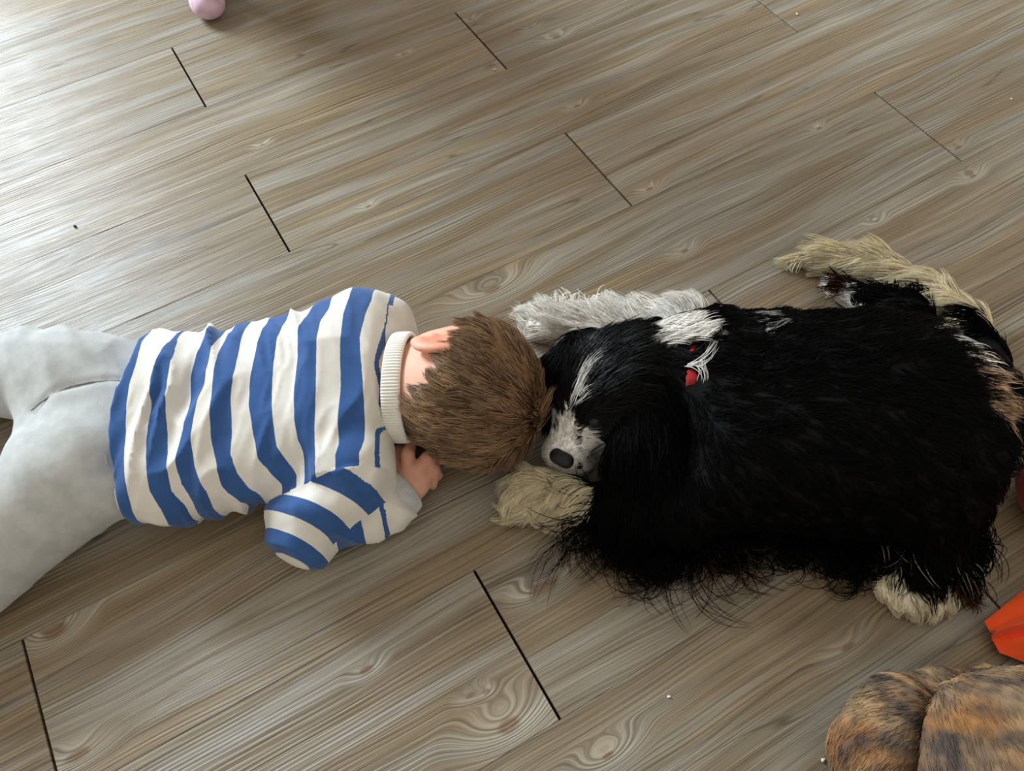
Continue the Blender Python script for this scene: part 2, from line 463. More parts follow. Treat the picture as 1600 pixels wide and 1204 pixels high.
# ------------------------------------------------------------------ strands
def smooth_noise_vec(P, sc, seed):
    return np.stack([vnoise(P * sc, seed), vnoise(P * sc, seed + 1), vnoise(P * sc, seed + 2)], 1)
def sample(verts, faces, n, keep=None, seed=1):
    r = np.random.default_rng(seed)
    a, b, c, d = (verts[faces[:, i]] for i in range(4))
    ar = np.linalg.norm(np.cross(c - a, d - b), axis=1)
    if keep is not None: ar = ar * keep((a + b + c + d) / 4)
    f = r.choice(len(faces), n, p=ar / ar.sum())
    s, t = r.random((2, n, 1))
    return a[f] * (1 - s) * (1 - t) + b[f] * s * (1 - t) + c[f] * s * t + d[f] * (1 - s) * t
def grow(roots, normals, dirs, length, lift=0.25, grav=0.3, curl=0.0, turns=1.0, segs=5, solid=None, clump=0.6, nclump=None, wave=0.0, seed=0, pad=0.001, jitter=0.25, floor_z=0.0015, clump_p=1.2):
    """strand paths (N, segs+1, 3) combed along dirs over a solid"""
    r = np.random.default_rng(seed); N = len(roots)
    length = np.broadcast_to(np.asarray(length, float), (N,)) * r.uniform(0.75, 1.2, N)
    D = dirs - normals * np.sum(dirs * normals, 1, keepdims=True)
    D = nrm(nrm(D) + jitter * smooth_noise_vec(roots, 30, seed + 3) + 0.12 * r.normal(size=(N, 3)))
    side = nrm(np.cross(normals, D)); ph = r.uniform(0, 6.28, N); am = curl * r.uniform(0.4, 1.3, N); tn = turns * r.uniform(0.6, 1.4, N) * r.choice([-1, 1], N)
    P = [roots.copy()]
    cur = roots.copy(); st = (length / segs)[:, None]
    g = np.broadcast_to(np.asarray(grav, float), (N,))[:, None]
    l0 = np.broadcast_to(np.asarray(lift, float), (N,))[:, None]
    for i in range(segs):
        t = (i + 0.5) / segs
        d = D * 1.0 + normals * l0 * (1 - 1.3 * t) + A(0, 0, -1) * g * t
        if wave: d = d + side * (wave * np.sin(6.28 * tn * t + ph))[:, None]
        d = nrm(d)
        if curl:
            a = am * (t ** 1.2) * 6.28 * np.abs(tn) / 2
            ax = nrm(np.cross(D, side) * np.sign(tn)[:, None])
            a = a[:, None]
            d = d * np.cos(a) + np.cross(ax, d) * np.sin(a) + ax * np.sum(ax * d, 1, keepdims=True) * (1 - np.cos(a))
        cur = cur + d * st
        if solid is not None:
            s = solid(cur); bad = s < pad
            if bad.any():
                gr = grad(solid, cur[bad]); cur[bad] += gr * (pad - s[bad])[:, None]
        cur[:, 2] = np.maximum(cur[:, 2], floor_z + 0.002 * r.random(N))
        P.append(cur.copy())
    P = np.stack(P, 1)
    if clump and N > 20:
        M = nclump or max(8, N // 14)
        gi = r.choice(N, M, replace=False)
        near = np.empty(N, int)
        for i in range(0, N, 2000):
            near[i:i + 2000] = np.argmin(((roots[i:i + 2000, None] - roots[gi][None]) ** 2).sum(2), 1)
        tgt = P[gi[near]]
        t = np.linspace(0, 1, segs + 1)[None, :, None]
        off = (roots - roots[gi[near]])[:, None] * 0.22
        w = clump * r.uniform(0.6, 1.1, (N, 1, 1)).clip(0, 1) * t ** clump_p
        P = P * (1 - w) + (tgt + off * (1 - 0.5 * t)) * w
        P[..., 2] = np.maximum(P[..., 2], floor_z)
    return P
def strands(name, P, width, col, mat, parent, taper=0.75, sides=3):
    N, K, _ = P.shape
    t = np.linspace(0, 1, K)[None]
    w = np.broadcast_to(np.asarray(width, float), (N,))[:, None] * (1 - taper * t ** 1.5) * np.where(t >= 1, 0.35, 1)
    V, Fq = tube_mesh(P, w, sides)
    c = np.repeat(np.broadcast_to(col, (N, 3)), K * sides, 0)
    o = put(name, V, Fq, mat, parent, True, c)
    o['kind'] = 'stuff'
    return o

# ------------------------------------------------------------------ the lying toddler
kid = empty('person', at(320, 660), 'toddler in a blue and cream striped top lying face down beside the spaniel', 'person')
rings = [girth((t_x, t_y), (b_x, b_y), b, zc) for t_x, t_y, b_x, b_y, b, zc in [
    (140, 520, 120, 834, .062, .064), (226, 517, 205, 826, .062, .064), (262, 521, 250, 816, .061, .063), (320, 520, 318, 815, .060, .062), (388, 507, 390, 792, .060, .061), (453, 492, 453, 772, .064, .064),
    (497, 474, 500, 758, .067, .066), (545, 467, 548, 748, .067, .066), (592, 472, 592, 742, .060, .066), (622, 492, 612, 722, .047, .066)]]
torso_full = sweep(rings, 2.25, 0.03)
TR = np.array(sorted(rings))
def across(P): return np.clip((P[:, 1] - np.interp(P[:, 0], TR[:, 0], TR[:, 1])) / np.interp(P[:, 0], TR[:, 0], TR[:, 2]), -1, 1)
hem = hit(torso_full, [(218, 522), (190, 570), (170, 620), (162, 665), (163, 720), (172, 765), (186, 805), (198, 820)])
hem_w = across(hem); _o = np.argsort(hem_w); hem_w = hem_w[_o]; hem_x = hem[_o, 0]
torso = lambda P: -sm2(-torso_full(P), P[:, 0] - np.interp(across(P), hem_w, hem_x), .006)
sh = at(552, 735, .068); el = at(482, 822, .042); wr = at(606, 786, .030); cuffend = at(630, 764, .028)
farsh = at(612, 505, .055)
upper_arm = cone(sh, el, .046, .041); fore = cone(el + A(0, 0, -.004), wr, .039, .030)
far_arm = chain([at(575, 520, .06), at(603, 514, .048), at(628, 545, .025)], [.045, .036, .026])
arm = smin([upper_arm, fore], .012)
shirt_f0 = smin([torso, far_arm], .03)
shirt_f = above(lambda P: sm2(shirt_f0(P), arm(P), .016), 0.001, .006)
neck_hole = cone(at(690, 590, .075), at(600, 595, .082), .060, .040, (1, .85, 1))
SX0 = TR[0, 0]
V, Fq = surf(shirt_f, (-.50, .28, -.004), (-.04, .72, .16), .003)
V = relax(V, Fq, 2)
N = vnormals(V, Fq)
sel_arm = np.minimum(torso_full(V) - arm(V) - .002, torso_full(V) - .003)
seam = hit(shirt_f, [(478, 752), (612, 742)])
sn_ = nrm(A(-(seam[1] - seam[0])[1], (seam[1] - seam[0])[0], 0))
sel_arm = np.minimum(sel_arm, -(V - seam[0]) @ sn_)
is_arm = sel_arm > 0
# folds: bunching across the body, deeper towards the hem and the near side
Y = np.interp(V[:, 0], TR[:, 0], TR[:, 1]); AA = np.interp(V[:, 0], TR[:, 0], TR[:, 2])
wv = np.clip((V[:, 1] - Y) / AA, -1, 1)
q = np.stack([(V[:, 0] + 0.22 * np.abs(wv - .1) * AA) * 34 + 0.7 * vnoise(V * 14, 5), V[:, 1] * 8.0, V[:, 2] * 8.0], 1)
f1 = 1 - 2.4 * np.abs(vnoise(q, 11)) ** .8; f2 = vnoise(V * A(60, 22, 22), 21)
amt = np.interp(V[:, 0], [SX0, SX0 + .02, -.36, -.25, -.14], [.0004, .0040, .0080, .0055, .0018])
f4 = 1 - 2.2 * np.abs(vnoise(q * A(1.9, 2.2, 2.2) + 7, 13)) ** .8
d_t = amt * (f1 + 0.25 * f2 + .30 * f4)
qa = (V - sh) @ frame(el - sh)
f3 = 1 - 2.4 * np.abs(vnoise(np.stack([qa[:, 0] * 34 + qa[:, 1] * 12, qa[:, 1] * 15, qa[:, 2] * 15], 1), 31)) ** .8
V = V + N * np.where(is_arm, .0060 * f3 + .0020 * vnoise(V * A(70, 70, 50), 33), d_t)[:, None]
# crease under the sleeve
V[:, 2] = np.maximum(V[:, 2], 0.001)
# stripe coordinate of every point, from stripe edges followed across the back
Z1 = lambda pts: [(x * .41528, 440 + y * .41528) for x, y in pts]
Z2 = lambda pts: [(420 + x * .38217, 440 + y * .38217) for x, y in pts]
edges = [
    Z1([(505, 185), (455, 300), (415, 430), (400, 540), (405, 660), (420, 760), (445, 850), (470, 905)]),
    Z1([(555, 190), (510, 290), (475, 400), (465, 540), (465, 660), (480, 760), (505, 850), (525, 895)]),
    Z1([(655, 210), (600, 300), (570, 380), (565, 480), (550, 600), (560, 720), (570, 790), (620, 860)]),
    Z1([(672, 200), (655, 290), (630, 380), (620, 490), (625, 600), (640, 720), (650, 790), (700, 850)]),
    Z1([(785, 200), (740, 260), (710, 340), (705, 470), (690, 560), (665, 680), (680, 760), (735, 850), (750, 890)]),
    Z1([(825, 195), (790, 290), (755, 420), (735, 500), (725, 600), (740, 700), (790, 790), (815, 865)]),
    Z1([(865, 175), (825, 240), (805, 380), (795, 500), (795, 600), (825, 690), (835, 760), (880, 810), (935, 830)]),
    Z1([(930, 165), (905, 210), (885, 340), (868, 440), (870, 560), (870, 650), (900, 720), (960, 790), (1000, 820)]),
    Z1([(1010, 140), (970, 210), (935, 360), (930, 460), (950, 580), (975, 680), (1040, 750), (1080, 795)]),
    Z1([(1080, 130), (1035, 220), (1015, 400), (1020, 500), (1035, 620), (1085, 690), (1120, 730)]),
    Z2([(168, 100), (120, 190), (110, 320), (97, 420), (100, 560), (112, 640), (138, 700)]),
    Z2([(245, 100), (210, 150), (195, 300), (190, 430), (185, 560), (190, 680), (205, 745)]),
    Z2([(330, 85), (305, 130), (290, 300), (290, 430), (282, 560), (287, 620), (300, 700), (300, 770)]),
    Z2([(425, 90), (398, 130), (372, 230), (385, 400), (390, 500), (397, 620), (400, 700), (400, 770)]),
    Z2([(492, 190), (455, 245), (430, 340), (452, 430), (475, 520), (490, 620), (512, 700), (500, 780)]),
    Z2([(552, 165), (515, 210), (478, 255), (446, 340), (468, 430), (492, 520), (506, 620), (526, 700), (512, 790)]),
]
wgrid = np.linspace(-1, 1, 41); XK = []
for e in edges:
    h = hit(torso_full, e)
    ww = (h[:, 1] - np.interp(h[:, 0], TR[:, 0], TR[:, 1])) / np.interp(h[:, 0], TR[:, 0], TR[:, 2])
    o = np.argsort(ww); XK.append(np.interp(wgrid, np.clip(ww[o], -1, 1), h[o, 0]))
XK = np.array(XK); XK = np.maximum.accumulate(XK + np.arange(len(XK))[:, None] * 1e-5, 0)
XK = np.concatenate([XK[:1] - .02, XK, XK[-1:] + .06])
wi = (wv + 1) / 2 * 40; i0 = np.clip(wi.astype(int), 0, 39); fr = wi - i0
XV = XK[:, i0] * (1 - fr) + XK[:, i0 + 1] * fr
st = np.zeros(len(V))
for k in range(len(XK) - 1):
    a, b = XV[k], XV[k + 1]; st = np.where((V[:, 0] >= a), k - 1 + np.clip((V[:, 0] - a) / np.maximum(b - a, 1e-6), 0, 1), st)
st = st + 0.0
# the sleeve carries its own stripes: across the upper arm, then across the forearm
Z6 = lambda x, y: (420 + x * .18277, 680 + y * .18277)
def line_q(P): return P
ha = hit(arm, [Z6(600, 320), Z6(960, 490)]); hb = hit(arm, [Z6(190, 650), Z6(480, 900)])
c0, c1 = ha.mean(0), hb.mean(0)
ldir = nrm((ha[1] - ha[0])[:2] + (hb[1] - hb[0])[:2]); pd = np.array([-ldir[1], ldir[0]])
if (c1 - c0)[:2] @ pd < 0: pd = -pd
sp = ((c1 - c0)[:2] @ pd)
qv = ((V - c0)[:, :2] @ pd) / sp * 3.0 - 0.35 * np.clip((V[:, 2] - .05) / .05, -1, 1) * 0
st_up = np.interp(qv, [-2, -.02, 1.0, 2.0, 3.0, 3.75, 4.6, 6], [.5 - 1, 0, 1, 2, 3, 4, 5, 6.5])
fa = nrm(wr - el); tf = (V - el) @ fa / np.linalg.norm(wr - el)
st_fo = np.interp(tf, [-1, .18, .34, .62, .82, .875, 2], [3.6, 4.0, 5.0, 6.0, 7.0 - .02, 8.02, 8.9]) + 0
st_fo = np.interp(tf, [-1.0, .10, .26, .60, .61, .84, .85, .90, .905, 2], [5.2, 4.0 + 1.0, 6.0, 7.0, 7.02, 7.9, 8.02, 8.9, 9.1, 9.9])
sel_fore = upper_arm(V) - fore(V)
shirt = put('shirt', V, Fq, M_SHIRT, kid, True, None, {'stripe': st, 'stripe_up': st_up, 'stripe_fore': st_fo, 'sel_arm': np.clip(sel_arm * 100, -2, 2), 'sel_fore': np.clip(sel_fore * 100, -2, 2)})
tag(shirt, 'long-sleeved top with blue and cream stripes')

# collar: folded rib band standing round the neck
def band(center, axis, ry, rz, width, thick, n=72, up=(0, 0, 1), flare=0.0, rib=0, rows=9):
    Fm = frame(axis, up); vs = []
    prof = []
    for j in range(rows * 2):
        a = 2 * math.pi * j / (rows * 2)
        ca, sa = math.cos(a), math.sin(a)
        px = math.copysign(abs(ca) ** 0.7, ca) * width / 2; pr = math.copysign(abs(sa) ** 0.8, sa) * thick / 2
        prof.append((px, pr))
    m = len(prof)
    for i in range(n):
        th = 2 * math.pi * i / n; rr = 0.0006 * math.sin(th * rib) if rib else 0
        for px, pr in prof:
            k = pr + rr * (1 if pr > 0 else 0) + flare * px / width
            vs.append(center + Fm @ A(px, math.cos(th) * (ry + k), math.sin(th) * (rz + k)))
    fs = [(i * m + j, i * m + (j + 1) % m, ((i + 1) % n) * m + (j + 1) % m, ((i + 1) % n) * m + j) for i in range(n) for j in range(m)]
    return np.array(vs), np.array(fs)
neck_c = at(630, 604, .078)
cv, cf = band(neck_c, (1, -.10, .10), .064, .050, .022, .006, 720, rib=110)
collar = put('collar', cv, cf, M_RIB, shirt); tag(collar, 'cream ribbed collar')
cw, cf2 = band(wr + (cuffend - wr) * .45, cuffend - wr, .027, .025, .030, .006, 480, rib=64)
cw[:, 2] = np.maximum(cw[:, 2], .001)
cuff = put('cuff', cw, cf2, M_CUFF, shirt); tag(cuff, 'pale grey ribbed cuff')

# trousers
hipn = at(128, 738, .060); knn = at(-70, 892, .052); ankn = at(-330, 960, .035)
hipf = at(118, 590, .056); knf = at(-110, 575, .048); ankf = at(-360, 560, .035)
pel = ball(at(128, 662, .056), (.070, .112, .055)); wst = ball(at(200, 665, .052), (.07, .112, .046))
tro_f = above(smin([pel, wst, chain([hipn, knn, ankn], [.064, .058, .045], k=.02), chain([hipf, knf, ankf], [.058, .050, .042], k=.02),
                    ball(at(98, 735, .064), (.055, .052, .052)), ball(at(98, 605, .064), (.052, .048, .050))], .022), 0.001, .006)
tv, tf_ = surf(tro_f, (-.98, .15, -.004), (-.36, .86, .17), .0038)
tv = relax(tv, tf_, 2); tn = vnormals(tv, tf_)
legw = nrm(knn - hipn)
qn = np.stack([tv @ legw * 26 + vnoise(tv * 10, 3), tv[:, 1] * 7, tv[:, 2] * 10], 1)
qf = np.stack([tv[:, 0] * 34 + tv[:, 1] * 16 + vnoise(tv * 10, 4), tv[:, 1] * 9, tv[:, 2] * 9], 1)
farside = np.clip((tv[:, 1] - .55) / .06, 0, 1)
td = .0026 * (1 - farside) * (1 - 2 * np.abs(vnoise(qn, 8))) + .0050 * farside * (1 - 2 * np.abs(vnoise(qf, 9))) + .0012 * vnoise(tv * 30, 2)
seam_px = [(48, 640), (62, 628), (85, 613), (110, 602), (140, 596), (165, 594), (190, 594)]
sp3 = hit(tro_f, seam_px)
sd = np.min(np.linalg.norm(tv[:, None] - np.concatenate([sp3[:-1] + (sp3[1:] - sp3[:-1]) * k / 8 for k in range(8)])[None], axis=2), 1)
td -= .0030 * np.exp(-(sd / .005) ** 2)
tv = tv + tn * td[:, None]; tv[:, 2] = np.maximum(tv[:, 2], .001)
trousers = put('trousers', tv, tf_, M_GREY, kid); tag(trousers, 'soft light grey jogging trousers')
def cord(name, pts, r, mat, parent, sub=6):
    pts = np.array(pts); n = len(pts); s = np.linspace(0, n - 1, n * sub)
    P = np.stack([np.interp(s, np.arange(n), pts[:, k]) for k in range(3)], 1)
    V_, F_ = tube_mesh(P[None], np.full((1, len(P)), r), 6)
    return put(name, V_, F_, mat, parent)
M_SEAM = fabric('grey_seam_thread', srgb(112, 114, 114), srgb(134, 136, 136))
cord('seam', sp3 + A(0, 0, -.0014), .0009, M_SEAM, trousers)
yk = hit(tro_f, [(150, 603), (151, 640), (156, 670), (165, 715), (180, 760)])
cord('seam', yk - A(0, 0, .0008), .0008, M_GREY, trousers)
# socks on the feet that lie outside the picture
for ank, dr in ((ankn, A(-1, -.35, 0)), (ankf, A(-1, .1, 0))):
    ft = chain([ank + A(0, 0, -.004), ank + A(-.05, 0, -.006), ank + dr * .10 + A(0, 0, -.012)], [.030, .028, .020])
    fv, ff = surf(above(ft, .001, .004), ank - A(.17, .10, .05), ank + A(.05, .08, .05), .005)
    put('sock', relax(fv, ff, 1), ff, M_CUFF, kid)

# skin: head, ear, neck, forearm and hand in one surface
hc = at(742, 612, .086)
HR = girth((742, 502), (775, 728), .078, .084)
hc[1] = HR[1]; hw = HR[2]
roll = math.radians(67)
Rh = np.stack([A(1, 0, 0), A(0, math.cos(roll), math.sin(roll)), A(0, -math.sin(roll), math.cos(roll))], 1)  # local x: crown, y: left side, z: back of the head
def hl(x, y, z): return hc + Rh @ A(x, y, z)
skull = smin([ball(hl(.002, 0, .004), (.072, hw - .004, .076), Rh), ball(hl(-.030, 0, -.030), (.060, .056, .052), Rh), ball(hl(-.05, 0, -.055), (.032, .036, .026), Rh)], .03)
nose = smin([cone(hl(.012, 0, -.078), hl(-.012, 0, -.088), .007, .011), ball(hl(-.02, 0, -.086), (.008, .014, .007), Rh)], .006)
eyes = [ball(hl(.014, s * .028, -.076), (.010, .014, .008), Rh) for s in (-1, 1)]
lips = ball(hl(-.040, 0, -.080), (.008, .020, .007), Rh)
neck = cone(hl(-.040, 0, .002), at(614, 608, .068), .046, .040, (1, 1, 1.0))
def ear_f(sgn):
    c = hl(-.034, sgn * (hw - .012), -.004)
    e = Rh @ np.stack([nrm(A(1, .10 * sgn, .28)), nrm(A(-.28, .15 * sgn, 1)), nrm(A(-.10, 1 * sgn, -.1))], 1)
    e = np.stack([nrm(e[:, 0]), nrm(np.cross(np.cross(e[:, 0], e[:, 1]), e[:, 0])), nrm(np.cross(e[:, 0], e[:, 1]))], 1)
    out_ = ball(c + e[:, 0] * .004 + e[:, 1] * .012, (.029, .018, .0075), e)
    bowl = ball(c + e[:, 0] * .006 + e[:, 1] * .012 + Rh @ A(0, sgn * .007, -.003), (.020, .011, .0055), e)
    lobe = ball(c - e[:, 0] * .020 + e[:, 1] * .006, (.010, .009, .006), e)
    tragus = ball(c - e[:, 0] * .004 + e[:, 1] * -.002, (.006, .004, .007), e)
    return smin([cut(out_, bowl, .003), lobe, tragus], .004)
head_f = smin([smin([skull, nose], .010), lips], .006)
for e in eyes: head_f = cut(head_f, e, .008)
head_f = smin([head_f, neck], .022)
for s in (1, -1): head_f = smin([head_f, ear_f(s)], .005)
# hand: back of the hand, four fingers curling under the chin, thumb along the side
palm = smin([ball(at(644, 750, .030), (.022, .023, .016)), cone(wr, at(632, 766, .028), .020, .017)], .012)
fings = [chain([at(638, 736, .040), at(637, 710, .046), at(643, 690, .040)], [.0085, .0078, .0068], k=.003),
         chain([at(652, 736, .040), at(668, 716, .042), at(682, 720, .024)], [.0085, .0082, .0066], k=.003),
         chain([at(660, 746, .034), at(677, 734, .032), at(684, 742, .014)], [.0085, .0078, .0064], k=.003),
         chain([at(660, 756, .026), at(674, 750, .022), at(676, 757, .010)], [.0080, .0072, .0060], k=.003)]
thumb = chain([at(634, 756, .024), at(622, 730, .030), at(624, 706, .030), at(632, 694, .024)], [.011, .0098, .0084, .0068], k=.004)
hand_f = palm
for fg in fings: hand_f = smin([hand_f, fg], .0035)
hand_f = smin([hand_f, thumb], .005)
forearm_in = cone(wr, el, .020, .024); uparm_in = cone(el, sh, .026, .03); chest_in = smin([cone(sh, at(590, 610, .055), .022, .028), cone(at(590, 610, .052), at(180, 655, .052), .035, .03)], .02)
leg_in = [chain([hipn, knn, ankn], [.045, .038, .022], k=.02), chain([hipf, knf, ankf], [.045, .036, .022], k=.02), cone(at(180, 655, .058), hipn, .04, .045), cone(at(180, 655, .058), hipf, .04, .045)]
body_in = smin([chest_in, uparm_in, forearm_in] + leg_in, .015)
skin_f = above(smin([head_f, hand_f, body_in], .003), .001, .003)
sv, sf = surf(skin_f, (-.30, .28, -.002), (.09, .70, .20), .0026)
sv = relax(sv, sf, 1)
base = np.tile(srgb3(226, 176, 150), (len(sv), 1))
ec = hl(-.028, hw - .002, .006)
er = np.exp(-(np.linalg.norm(sv - ec, axis=1) / .026) ** 2)[:, None]
base = base * (1 - .75 * er) + srgb3(232, 138, 106) * .75 * er
hr_ = np.exp(-(np.linalg.norm(sv - at(670, 725, .036), axis=1) / .03) ** 2)[:, None]
base = base * (1 - .4 * hr_) + srgb3(220, 140, 112) * .4 * hr_
skin = put('body', sv, sf, M_SKIN, kid, True, base); tag(skin, 'fair skin of head, neck and hand')
# legs and lower trunk are fully inside the clothes and stay out of view

# hair of the toddler
def scalp(P):
    q = (P - hc) @ Rh
    on = (q[:, 2] > -.055 - .1 * q[:, 0]) & (q[:, 0] > -.080 + .30 * np.abs(q[:, 1]) * (q[:, 1] > 0) + .12 * np.abs(q[:, 1]) * (q[:, 1] < 0))
    # bare skin round the ear and along the neck
    ee = (P - ec); on &= ~((np.linalg.norm(ee * A(1, 1, .8), axis=1) < .027))
    on &= ~((q[:, 1] > .036) & (q[:, 0] < -.026) & (q[:, 2] < .045))
    on &= ~((q[:, 1] > .015) & (q[:, 2] < .004) & (q[:, 0] < .008))
    on &= skull(P) < .004
    return on.astype(float)
hroot = sample(sv, sf, 15000, scalp, 5); hn = grad(skull, hroot)
crown = hl(.070, -.030, .030)
hd = nrm(hroot - crown)
swirl = np.cross(hn, hd); hd = hd + .25 * swirl * np.exp(-(np.linalg.norm(hroot - crown, axis=1) / .05) ** 2)[:, None] + .18 * smooth_noise_vec(hroot, 22, 60)
ql = (hroot - hc) @ Rh
hl_len = np.interp(ql[:, 0], [-.08, -.03, .05], [.024, .028, .030]) + .012 * ((ql[:, 1] < .02) & (ql[:, 0] < -.045))
HP = grow(hroot, hn, hd, hl_len, .30, .06, 0, 1, 5, skull, .80, 650, .10, 9, .0012, .20)
tone = np.clip(.56 + .35 * vnoise(hroot * 55, 70) + .22 * rng.normal(size=len(hroot)), 0, 1)[:, None]
hcol = srgb3(80, 56, 38) * (1 - tone) + srgb3(202, 162, 120) * tone
hair = strands('hair', HP, .00075, hcol, M_HAIR, kid); tag(hair, 'short light brown hair')
def scalp_cap(P): return skull(P)
# dark root layer hugging the skull under the strands
cap_keep = scalp((sv[sf].mean(1))) > 0
kv, ki = np.unique(sf[cap_keep].ravel(), return_inverse=True)
put('hair_roots', sv[kv] + grad(skull, sv[kv]) * .0012, ki.reshape(-1, 4), M_HIDE, hair, True, np.tile(srgb3(84, 58, 40), (len(kv), 1)))['kind'] = 'stuff'

# ------------------------------------------------------------------ the spaniel
dog = empty('dog', at(1250, 680), 'black and white long-haired spaniel lying with its chin on its paw, white tail curled', 'dog')
BLACK = srgb3(7, 6, 6); WHITE = srgb3(255, 252, 246); CREAM = srgb3(255, 248, 226); TAN = srgb3(140, 84, 50); SAND = srgb3(214, 184, 152)
trunk = sweep([girth((a, b), (c, d), e, f) for a, b, c, d, e, f in [
    (1075, 512, 1066, 800, .068, .078), (1130, 492, 1125, 822, .078, .083), (1210, 488, 1210, 830, .083, .086), (1300, 490, 1300, 835, .085, .087),
    (1400, 484, 1395, 830, .085, .087), (1475, 500, 1465, 805, .083, .086), (1530, 540, 1523, 765, .076, .085), (1562, 580, 1556, 712, .060, .085), (1580, 608, 1576, 668, .038, .085)]], 2.2, .03)
d_neck = cone(at(1100, 590, .092), at(1010, 580, .092), .064, .054)
sk = at(954, 596, .084)
d_skull = smin([ball(sk, (.058, .060, .052)), ball(at(925, 628, .078), (.040, .036, .036))], .02)
d_muz = smin([cone(at(914, 650, .068), at(884, 700, .048), .029, .0225), ball(at(893, 722, .026), (.022, .017, .014)), ball(at(868, 706, .034), (.014, .014, .014))], .012)
nose_p = hit(smin([d_skull, d_muz], .016), [(880, 711)])[0]
d_ear_l = chain([at(1020, 605, .112), at(1010, 700, .075), at(1000, 790, .035), at(985, 835, .016)], [.026, .036, .036, .020], (1, 1, 1.25), .02)
d_ear_r = chain([at(908, 540, .105), at(880, 580, .085), at(872, 640, .055)], [.018, .020, .014], (1, 1, 1), .015)
d_chest = ball(at(1062, 775, .045), (.045, .055, .045))
leg_n = chain([at(1050, 760, .045), at(960, 795, .026), at(830, 772, .020)], [.036, .025, .022], (1, 1, 1), .015)
paw_n = smin([ball(at(822, 774, .019), (.026, .026, .018)), ball(at(798, 762, .013), (.012, .010, .011)), ball(at(795, 782, .013), (.012, .010, .011)), ball(at(808, 796, .013), (.012, .010, .011))], .006)
leg_f = chain([at(1070, 520, .055), at(970, 507, .026), at(870, 502, .020)], [.036, .023, .020], (1, 1, 1), .015)
paw_f = smin([ball(at(860, 502, .019), (.026, .024, .018)), ball(at(836, 494, .013), (.012, .010, .011)), ball(at(836, 512, .013), (.012, .010, .011))], .006)
thigh = smin([ball(at(1428, 755, .062), (.066, .062, .056)), cone(at(1468, 800, .045), at(1462, 870, .028), .038, .026), cone(at(1468, 868, .026), at(1425, 915, .018), .026, .021)], .02)
toes = smin([ball(at(x, y, .010), (.0095, .014, .011)) for x, y in ((1382, 918), (1402, 936), (1426, 944), (1456, 946), (1480, 936))], .003)
hind_f = smin([cone(at(1420, 500, .045), at(1320, 452, .018), .030, .014), ball(at(1308, 452, .014), (.016, .012, .013))], .01)
tail_p = [at(1556, 575, .085), at(1515, 510, .060), at(1450, 455, .038), at(1370, 415, .026), at(1300, 402, .020), at(1262, 404, .016)]
tail = chain(tail_p, [.017, .018, .018, .017, .013, .006], (1, 1, 1), .015)
head_d = smin([d_skull, d_muz], .016)
dog_f = above(smin([smin([trunk, d_neck, thigh, d_chest], .035), smin([head_d, d_ear_l, d_ear_r], .014), smin([leg_n, paw_n], .008), smin([leg_f, paw_f], .008), toes, hind_f, tail], .012), .001, .004)

def seg_d(P, pts, rad):
    d = np.full(len(P), 9.0)
    for i in range(len(pts) - 1):
        d = np.minimum(d, cone(pts[i], pts[i + 1], rad[i], rad[i + 1])(P))
    return d
blaze_p = hit(head_d, [(884, 684), (892, 662), (897, 638), (904, 612), (913, 588)])
stripe_p = hit(trunk, [(1470, 512), (1508, 535), (1540, 572), (1560, 610), (1572, 640)])
spot_p = hit(trunk, [(1182, 492), (1196, 505), (1204, 520)])
nape_p = hit(smin([trunk, d_neck], .035), [(1022, 512), (1052, 514), (1078, 520)])
far_p = np.array([at(1010, 495, .07), at(1085, 480, .085)])
def dog_color(P, seed=0, fuzz=.006):
    n = vnoise(P * 90, 40 + seed) * fuzz
    c = np.tile(BLACK, (len(P), 1))
    def paint(d, col, soft=.002):
        w = np.clip(.5 - (d + n) / soft, 0, 1)[:, None]
        c[:] = c * (1 - w) + col * w
    paint(np.maximum(d_muz(P) - .004, (P[:, 1] - at(880, 662, .06)[1]) + .35 * (P[:, 0] - at(880, 662, .06)[0])), WHITE)
    paint(seg_d(P, [at(930, 690, .045), at(945, 745, .025)], [.010, .012]), TAN * .45)
    paint(seg_d(P, [at(906, 676, .066), at(916, 690, .055)], [.006, .006]), TAN * .55)
    paint(seg_d(P, [at(853, 650, .06), at(856, 660, .052)], [.006, .006]), TAN * .6)
    paint(seg_d(P, blaze_p, [.0050, .0045, .0075, .0055, .0015]) + n, WHITE)
    paint(seg_d(P, nape_p, [.014, .022, .014]), WHITE); paint(seg_d(P, far_p, [.018, .020]), WHITE)
    paint(seg_d(P, spot_p, [.005, .006, .002]), WHITE * .5)
    paint(seg_d(P, stripe_p, [.002, .004, .008, .011, .011]), SAND, .006); paint(seg_d(P, stripe_p[:3], [.003, .005, .004]), WHITE)
    paint(np.minimum(leg_n(P), paw_n(P)) - .006 + np.clip(P[:, 0] - at(915, 790)[0], 0, 1), CREAM)
    paint(np.minimum(leg_f(P), paw_f(P)) - .006, WHITE)
    paint(toes(P) - .010, CREAM); paint(hind_f(P) - .002 + np.clip(P[:, 0] - at(1318, 452)[0], 0, 1) * 6, WHITE)
    paint(tail(P) - .006 + np.clip(P[:, 2] - .070, 0, 1), CREAM)
    return c
dv, df = surf(dog_f, (-.01, .19, -.004), (.60, .80, .21), .0036)
dv = relax(dv, df, 2); dv[:, 2] = np.maximum(dv[:, 2], .001)
body = put('body', dv, df, M_HIDE, dog, True, dog_color(dv)); tag(body, 'black coat with white blaze, paws and nape')

